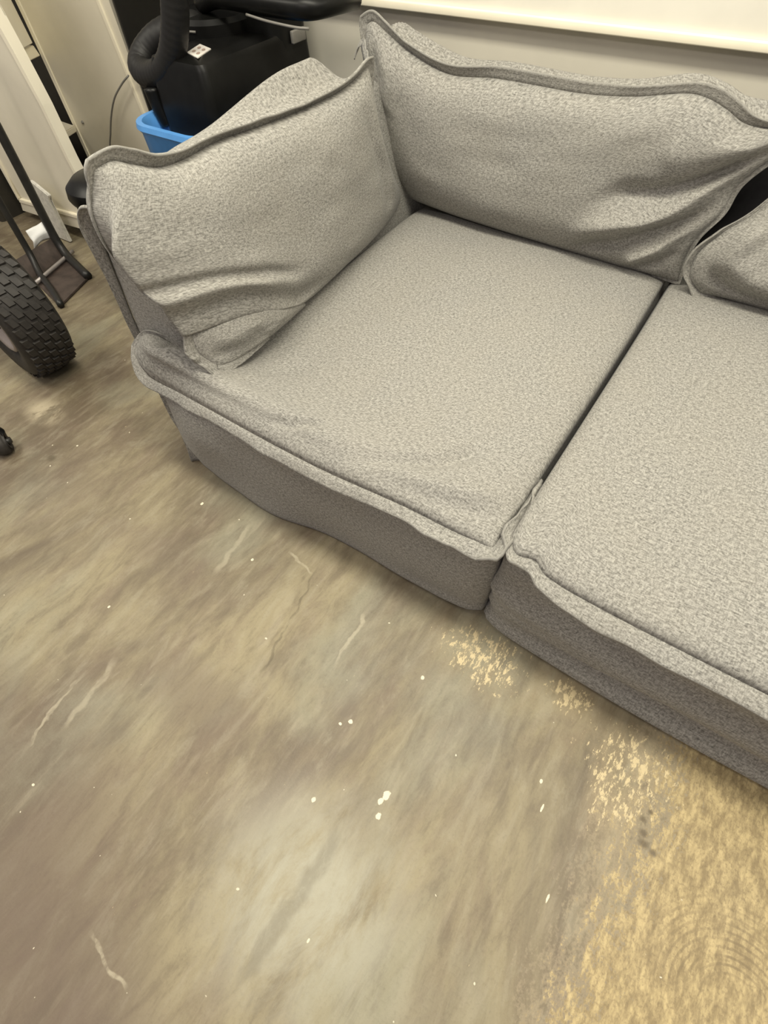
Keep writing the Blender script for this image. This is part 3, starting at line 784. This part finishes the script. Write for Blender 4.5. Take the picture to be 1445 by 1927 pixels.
lab = mesh_obj('sticker', [(-.641, .972, .9075), (-.556, .944, .9075), (-.592, 1.046, .9075), (-.676, 1.072, .9075), (-.641, .972, .9045), (-.556, .944, .9045), (-.592, 1.046, .9045), (-.676, 1.072, .9045)],
               [(0, 1, 2, 3), (4, 5, 6, 7), (0, 1, 5, 4), (1, 2, 6, 5), (2, 3, 7, 6), (3, 0, 4, 7)], STICK, ex, smooth=False)
tag(lab, 'small white square sticker with four faded marks')
for a, b in ((.3, .3), (.7, .3), (.3, .7), (.7, .7)):
    A_, B_, D_ = np.array((-.641, .972, .9082)), np.array((-.556, .944, .9082)), np.array((-.676, 1.072, .9082))
    c_ = A_ + (B_ - A_) * a + (D_ - A_) * b
    pts = [c_ + (B_ - A_) * .12 * math.cos(q) + (D_ - A_) * .12 * math.sin(q) for q in np.linspace(0, 2 * math.pi, 9)[:-1]]
    mesh_obj('print_mark', pts, [tuple(range(8))], MARK, lab, smooth=False)
cord = tube('power_cord', [(-1.53, 1.31, .66), (-1.60, 1.305, .62), (-1.70, 1.30, .55), (-1.79, 1.30, .46), (-1.86, 1.30, .37), (-1.93, 1.30, .27), (-1.97, 1.30, .10), (-1.98, 1.28, .006)], .0045, GREYP, ex, 40, 8)

# ------------------------------------------------------------------ cabinets and boards on the left
def slab(name, front, depth, mat, parent=None, loc=None, bevel=.004):
    """polygon given as 3-D points (front face), thickened along depth vector"""
    bm = bmesh.new()
    a = [bm.verts.new(p) for p in front]; d = Vector(depth); b = [bm.verts.new(Vector(p) + d) for p in front]
    n = len(a); bm.faces.new(a); bm.faces.new(b[::-1])
    for i in range(n): bm.faces.new((a[i], b[i], b[(i + 1) % n], a[(i + 1) % n]))
    if bevel: bmesh.ops.bevel(bm, geom=list(bm.edges), offset=bevel, segments=2, affect='EDGES')
    return bm_obj(name, bm, mat, parent, loc=loc)

cab = empty('storage_cabinet', (-1.9, 1.42, 0))
tag(cab, 'tall cream cabinet with a bright edge band next to the black machine', 'cabinet')
slab('side_panel', [(-2.262, 1.35, .0), (-1.545, 1.35, .0), (-1.545, 1.35, .367), (-1.62, 1.35, .95), (-1.68, 1.35, 1.5), (-2.36, 1.35, 1.5), (-2.29, 1.35, .80), (-2.262, 1.35, .2)], (0, .05, 0), BOARD, cab)
slab('edge_band', [(-2.282, 1.343, .0), (-2.255, 1.343, .0), (-2.255, 1.343, .2), (-2.283, 1.343, .80), (-2.353, 1.343, 1.5), (-2.385, 1.343, 1.5), (-2.312, 1.343, .80), (-2.282, 1.343, .2)], (0, .05, 0), EDGE, cab, bevel=.003)
slab('edge_band', [(-1.562, 1.343, .0), (-1.545, 1.343, .0), (-1.545, 1.343, .367), (-1.612, 1.343, .92), (-1.68, 1.343, 1.5), (-1.70, 1.343, 1.5), (-1.630, 1.343, .92), (-1.562, 1.343, .367)], (0, .03, 0), EDGE, cab, bevel=.003)
slab('stile', [(-1.545, 1.352, .0), (-1.515, 1.352, .0), (-1.515, 1.352, .367), (-1.545, 1.352, .92), (-1.60, 1.352, 1.5), (-1.68, 1.352, 1.5), (-1.612, 1.352, .92), (-1.545, 1.352, .367)], (0, .16, 0), BOARD, cab)
bm = bmesh.new(); bmesh.ops.create_uvsphere(bm, u_segments=10, v_segments=6, radius=.009, matrix=Matrix.Translation((-2.18, 1.349, .36)))
bm_obj('screw', bm, GREYP, cab)

sh = empty('shelf_unit', (-2.25, 1.2, 0))
tag(sh, 'cream open shelving with a dark gap between two tall boards', 'shelf')
box('back_panel', (-3.2, 1.44, .0), (-2.41, 1.50, 1.5), SHADED, sh, .003)  # coloured dark to give the shaded void behind the shelves
slab('upper_panel', [(-2.10, 1.13, .735), (-2.315, 1.335, .702), (-2.42, 1.335, 1.5), (-2.40, 1.13, 1.5)], (-.03, .0, 0), BOARD, sh, bevel=.003)
slab('rail', [(-2.095, 1.11, .685), (-2.294, 1.335, .653), (-2.319, 1.335, .695), (-2.108, 1.11, .727)], (-.035, -.02, 0), EDGE, sh, bevel=.003)
slab('shelf_board', [(-2.079, 1.11, .345), (-2.256, 1.335, .306), (-2.9, 1.335, .33), (-2.75, 1.11, .375)], (0, 0, .030), BOARD, sh, bevel=.004)
slab('shelf_board', [(-2.072, 1.11, .03), (-2.25, 1.335, .03), (-2.9, 1.335, .03), (-2.75, 1.11, .03)], (0, 0, .03), SHADED, sh, bevel=.004)  # dark copy of the shelf board, shade painted into its colour

bd = empty('cabinet_door', (-2.05, .95, 0))
tag(bd, 'cream door panel leaning in front of the shelving at the far left', 'door panel')
slab('panel', [(-2.275, 0.84, 0.102), (-1.507, 0.84, 0.131), (-1.521, 0.84, 0.321), (-1.54, 0.84, 0.453), (-1.55, 0.84, 0.662), (-1.578, 0.84, 0.833), (-1.602, 0.84, 0.947), (-1.735, 0.84, 1.545), (-2.361, 0.84, 1.545), (-2.275, 0.84, 0.321)], (0, .045, 0), BOARD, bd, bevel=.006)
slab('edge_band', [(-1.514, 0.832, 0.131), (-1.497, 0.832, 0.131), (-1.512, 0.832, 0.321), (-1.531, 0.832, 0.453), (-1.54, 0.832, 0.662), (-1.568, 0.832, 0.833), (-1.592, 0.832, 0.947), (-1.725, 0.832, 1.545), (-1.763, 0.832, 1.545), (-1.625, 0.832, 0.947), (-1.597, 0.832, 0.833), (-1.564, 0.832, 0.662), (-1.554, 0.832, 0.453), (-1.535, 0.832, 0.321)], (0, .05, 0), EDGE, bd, bevel=.004)
slab('edge_band', [(-2.304, 0.828, 0.098), (-2.28, 0.828, 0.117), (-2.266, 0.828, 0.349), (-2.304, 0.828, 0.928), (-2.332, 0.828, 0.928), (-2.294, 0.828, 0.349)], (0, .05, 0), EDGE, bd, bevel=.004)
slab('bottom_rail', [(-2.294, 0.825, 0.095), (-1.512, 0.825, 0.152), (-1.512, 0.825, 0.173), (-2.28, 0.825, 0.117)], (0, .05, 0), EDGE, bd, bevel=.003)
slab('foot_rail', [(-2.323, 0.83, 0.041), (-1.877, 0.83, 0.066), (-1.507, 0.83, 0.093), (-1.512, 0.83, 0.154), (-2.294, 0.83, 0.097)], (0, .04, 0), BOARD, bd, bevel=.003)
box('shade_strip', (-2.20, .93, 0), (-1.56, .97, .10), SHADED, bd, .003)  # dark strip painting the shade under the foot rail

cr = empty('shade_block', (-2.85, .95, 0))  # added dark block standing in for the shaded gap left of the door panel
tag(cr, 'added dark low block for the shaded gap at the far left picture edge beside the cream door panel', 'block')
loft('body', [(rrect(-3.25, .72, -2.40, 1.05, .02), 0), (rrect(-3.27, .70, -2.375, 1.06, .02), .30)], SHADED, cr)
loft('rim', [(rrect(-3.28, .69, -2.368, 1.065, .02), .285), (rrect(-3.29, .68, -2.36, 1.07, .02), .29), (rrect(-3.29, .68, -2.36, 1.07, .02), .315), (rrect(-3.28, .69, -2.368, 1.065, .02), .32)], BLACKP, cr)  # rim of the added shade block

# cloudy plastic strip standing against the door panel
cl = slab('plastic_strip', [(-1.965, .775, .288), (-1.905, .775, .305), (-1.79, .775, .255), (-1.82, .775, .225), (-1.82, .775, .004), (-1.965, .775, .004)], (0, .018, 0), CLEAR, None, loc=(-1.88, .78, .0), bevel=.004)
tag(cl, 'cloudy plastic piece propped against the leaning cream door panel', 'plastic piece')

# ------------------------------------------------------------------ black round wheel hidden behind the sofa arm
def wheel_mesh(name, c, axis, R, r_rim, wd, mat, parent, seg=40):
    """tyre: swept section about axis through c"""
    ax = Vector(axis).normalized(); u_ = ax.orthogonal().normalized(); v_ = ax.cross(u_)
    h = wd / 2
    prof = [(r_rim, -h * .72), (r_rim + (R - r_rim) * .35, -h * .98), (r_rim + (R - r_rim) * .70, -h), (R - .018, -h * .90), (R - .004, -h * .72), (R, -h * .35), (R, h * .35), (R - .004, h * .72), (R - .018, h * .90),
            (r_rim + (R - r_rim) * .70, h), (r_rim + (R - r_rim) * .35, h * .98), (r_rim, h * .72)]
    V = []; F = []; k = len(prof)
    for i in range(seg):
        a = 2 * math.pi * i / seg; d = u_ * math.cos(a) + v_ * math.sin(a)
        for (rr, y) in prof: V.append(tuple(Vector(c) + d * rr + ax * y))
    for i in range(seg):
        i2 = (i + 1) % seg
        for j in range(k):
            j2 = (j + 1) % k; F.append((i * k + j, i * k + j2, i2 * k + j2, i2 * k + j))
    return mesh_obj(name, V, F, mat, parent), ax, u_, v_
# ------------------------------------------------------------------ turf tyre in the left foreground
uc_ = empty('utility_cart', (-1.0, .045, 0))
tag(uc_, 'cart on a fat black blocky tyre with a pale rim, cut by the left edge', 'cart')
ty = uc_
R_, W_ = .27, .195
body, ax, u_, v_ = wheel_mesh('tyre', (-1.0, .045, .27), (.10, 1, .0), R_ - .008, .14, W_, TYRE, ty, 64)
# tread blocks: five rings of raised lugs
bm = bmesh.new()
cN = Vector((-1.0, .045, .27))
for row in range(5):
    off = (row - 2) * .034
    drop = (.0, .0016, .007)[abs(row - 2)]
    for i in range(38):
        a = 2 * math.pi * (i + .5 * (row % 2)) / 38
        d = u_ * math.cos(a) + v_ * math.sin(a); t = -u_ * math.sin(a) + v_ * math.cos(a)
        r0 = R_ - .012 - drop; r1 = R_ + .0 - drop
        vs_ = []
        for rr, s_ in ((r0, 1.0), (r1, .82)):
            for su, sv in ((-1, -1), (1, -1), (1, 1), (-1, 1)):
                vs_.append(bm.verts.new(cN + d * rr + t * su * .0185 * s_ + ax * (off + (sv * .0145 * s_) + su * .004)))
        for f in ((4, 5, 6, 7), (0, 1, 5, 4), (1, 2, 6, 5), (2, 3, 7, 6), (3, 0, 4, 7)): bm.faces.new([vs_[q] for q in f])
tr = bm_obj('tread', bm, TYRE, ty, smooth=False); tr['kind'] = 'stuff'
# rim: dished disc on the near face with a pale lip
def disc(name, rs, mat, parent, seg=40):
    V = []; F = []
    for (rr, y) in rs:
        for i in range(seg):
            a = 2 * math.pi * i / seg; V.append(tuple(cN + (u_ * math.cos(a) + v_ * math.sin(a)) * rr + ax * y))
    for j in range(len(rs) - 1):
        for i in range(seg):
            i2 = (i + 1) % seg; F.append((j * seg + i, j * seg + i2, (j + 1) * seg + i2, (j + 1) * seg + i))
    F.append(tuple(range((len(rs) - 1) * seg, len(rs) * seg)))
    return mesh_obj(name, V, F, mat, parent)
disc('rim', [(.142, -.060), (.142, -.085), (.132, -.090), (.120, -.082), (.112, -.060)], RIM, ty)
tube('axle', [(-1.01, -.04, .27), (-1.0, .045, .27), (-.985, .16, .27)], .016, STEELK, ty, 8, 12)
disc('hub', [(.113, -.061), (.09, -.045), (.05, -.045), (.045, -.075), (.0452, -.08), (.02, -.082)], STEELK, ty)

# ------------------------------------------------------------------ hand truck behind the tyre
ht = empty('hand_truck', (-1.55, .52, 0))
tag(ht, 'black steel hand truck with a brown toe plate standing behind the tyre', 'hand truck')
slab('toe_plate', [(-1.316, .347, .012), (-1.409, .585, .012), (-1.70, .66, .012), (-1.64, .42, .012)], (0, 0, -.010), RUST, ht, bevel=.002)
slab('back_plate', [(-1.645, .40, .014), (-1.70, .67, .014), (-1.735, .675, .10), (-1.70, .41, .10)], (-.008, 0, .003), RUST, ht, bevel=.002)
tube('cross_rod', [(-1.575, .400, .028), (-1.675, .700, .028)], .010, STEEL, ht, 6, 10)
tube('frame_rail', [(-1.305, .350, .02), (-1.45, .405, .022), (-1.62, .46, .03), (-1.70, .497, .09), (-1.715, .505, .2), (-1.72, .51, .5), (-1.72, .515, 1.0)], .0165, STEELK, ht, 40, 10)
tube('frame_rail', [(-1.405, .588, .02), (-1.55, .625, .022), (-1.67, .655, .035), (-1.715, .664, .11), (-1.72, .67, .3), (-1.72, .675, .5), (-1.72, .682, 1.0)], .021, STEELK, ht, 40, 10)
tube('cross_bar', [(-1.72, .51, .62), (-1.72, .675, .62)], .014, STEELK, ht, 6, 10)
# crumpled white paper stuck on the back plate
pg = 9
Vp = []; Fp = []
for i in range(pg):
    for j in range(pg):
        a, b = i / (pg - 1), j / (pg - 1)
        p = np.array((-1.742, .552, .088)) + a * np.array((-.004, .108, .004)) + b * np.array((-.02, .012, .085)) 
        p = p + np.array((.012, 0, .008)) * (vnoise(np.array([a * 3]), np.array([b * 3]), 12)[0]) + np.array((.02, 0, .0)) * (1 - abs(2 * b - 1)) + np.array((0, 0, .016)) * math.sin(a * 3.1) * (1 - b)
        Vp.append(p)
for i in range(pg - 1):
    for j in range(pg - 1):
        Fp.append((i * pg + j, (i + 1) * pg + j, (i + 1) * pg + j + 1, i * pg + j + 1))
pp_ = mesh_obj('paper_scrap', Vp, Fp, PAPER, None, (-1.74, .6, .09))
sol = pp_.modifiers.new('thickness', 'SOLIDIFY'); sol.thickness = .004
tag(pp_, 'crumpled white paper scrap on the brown plate of the hand truck', 'paper')

# ------------------------------------------------------------------ round bin behind the arm
bn = empty('plastic_bin', (-.865, .58, 0))
tag(bn, 'round black plastic bin just behind the front of the sofa arm', 'bin')
def circ(cx_, cy_, r): return [(cx_ + r * math.cos(a), cy_ + r * math.sin(a)) for a in ca]
loft('bucket', [(circ(-.865, .58, .10), 0), (circ(-.865, .58, .135), .54)], BLACKP, bn)
loft('lid', [(circ(-.865, .58, .142), .53), (circ(-.865, .58, .148), .545), (circ(-.865, .58, .142), .575), (circ(-.865, .58, .11), .60), (circ(-.865, .58, .05), .612)], BLACKP, bn)

# ------------------------------------------------------------------ caster at the left picture edge
cs = empty('caster_wheel', (-.665, -.365, 0))
tag(cs, 'small black caster wheel on the floor at the left picture edge', 'wheel')
ws, axc, uc, vc = wheel_mesh('wheel', (-.665, -.365, .045), (.45, 1, 0), .045, .015, .055, TYRE, cs, 28)
tube('axle', [(-.680, -.40, .045), (-.650, -.33, .045)], .012, STEELK, cs, 6, 10)
loft('housing', [(rrect(-.735, -.405, -.655, -.325, .03), .052), (rrect(-.735, -.41, -.65, -.32, .035), .075), (rrect(-.735, -.40, -.665, -.33, .03), .095)], BLACKP, cs)
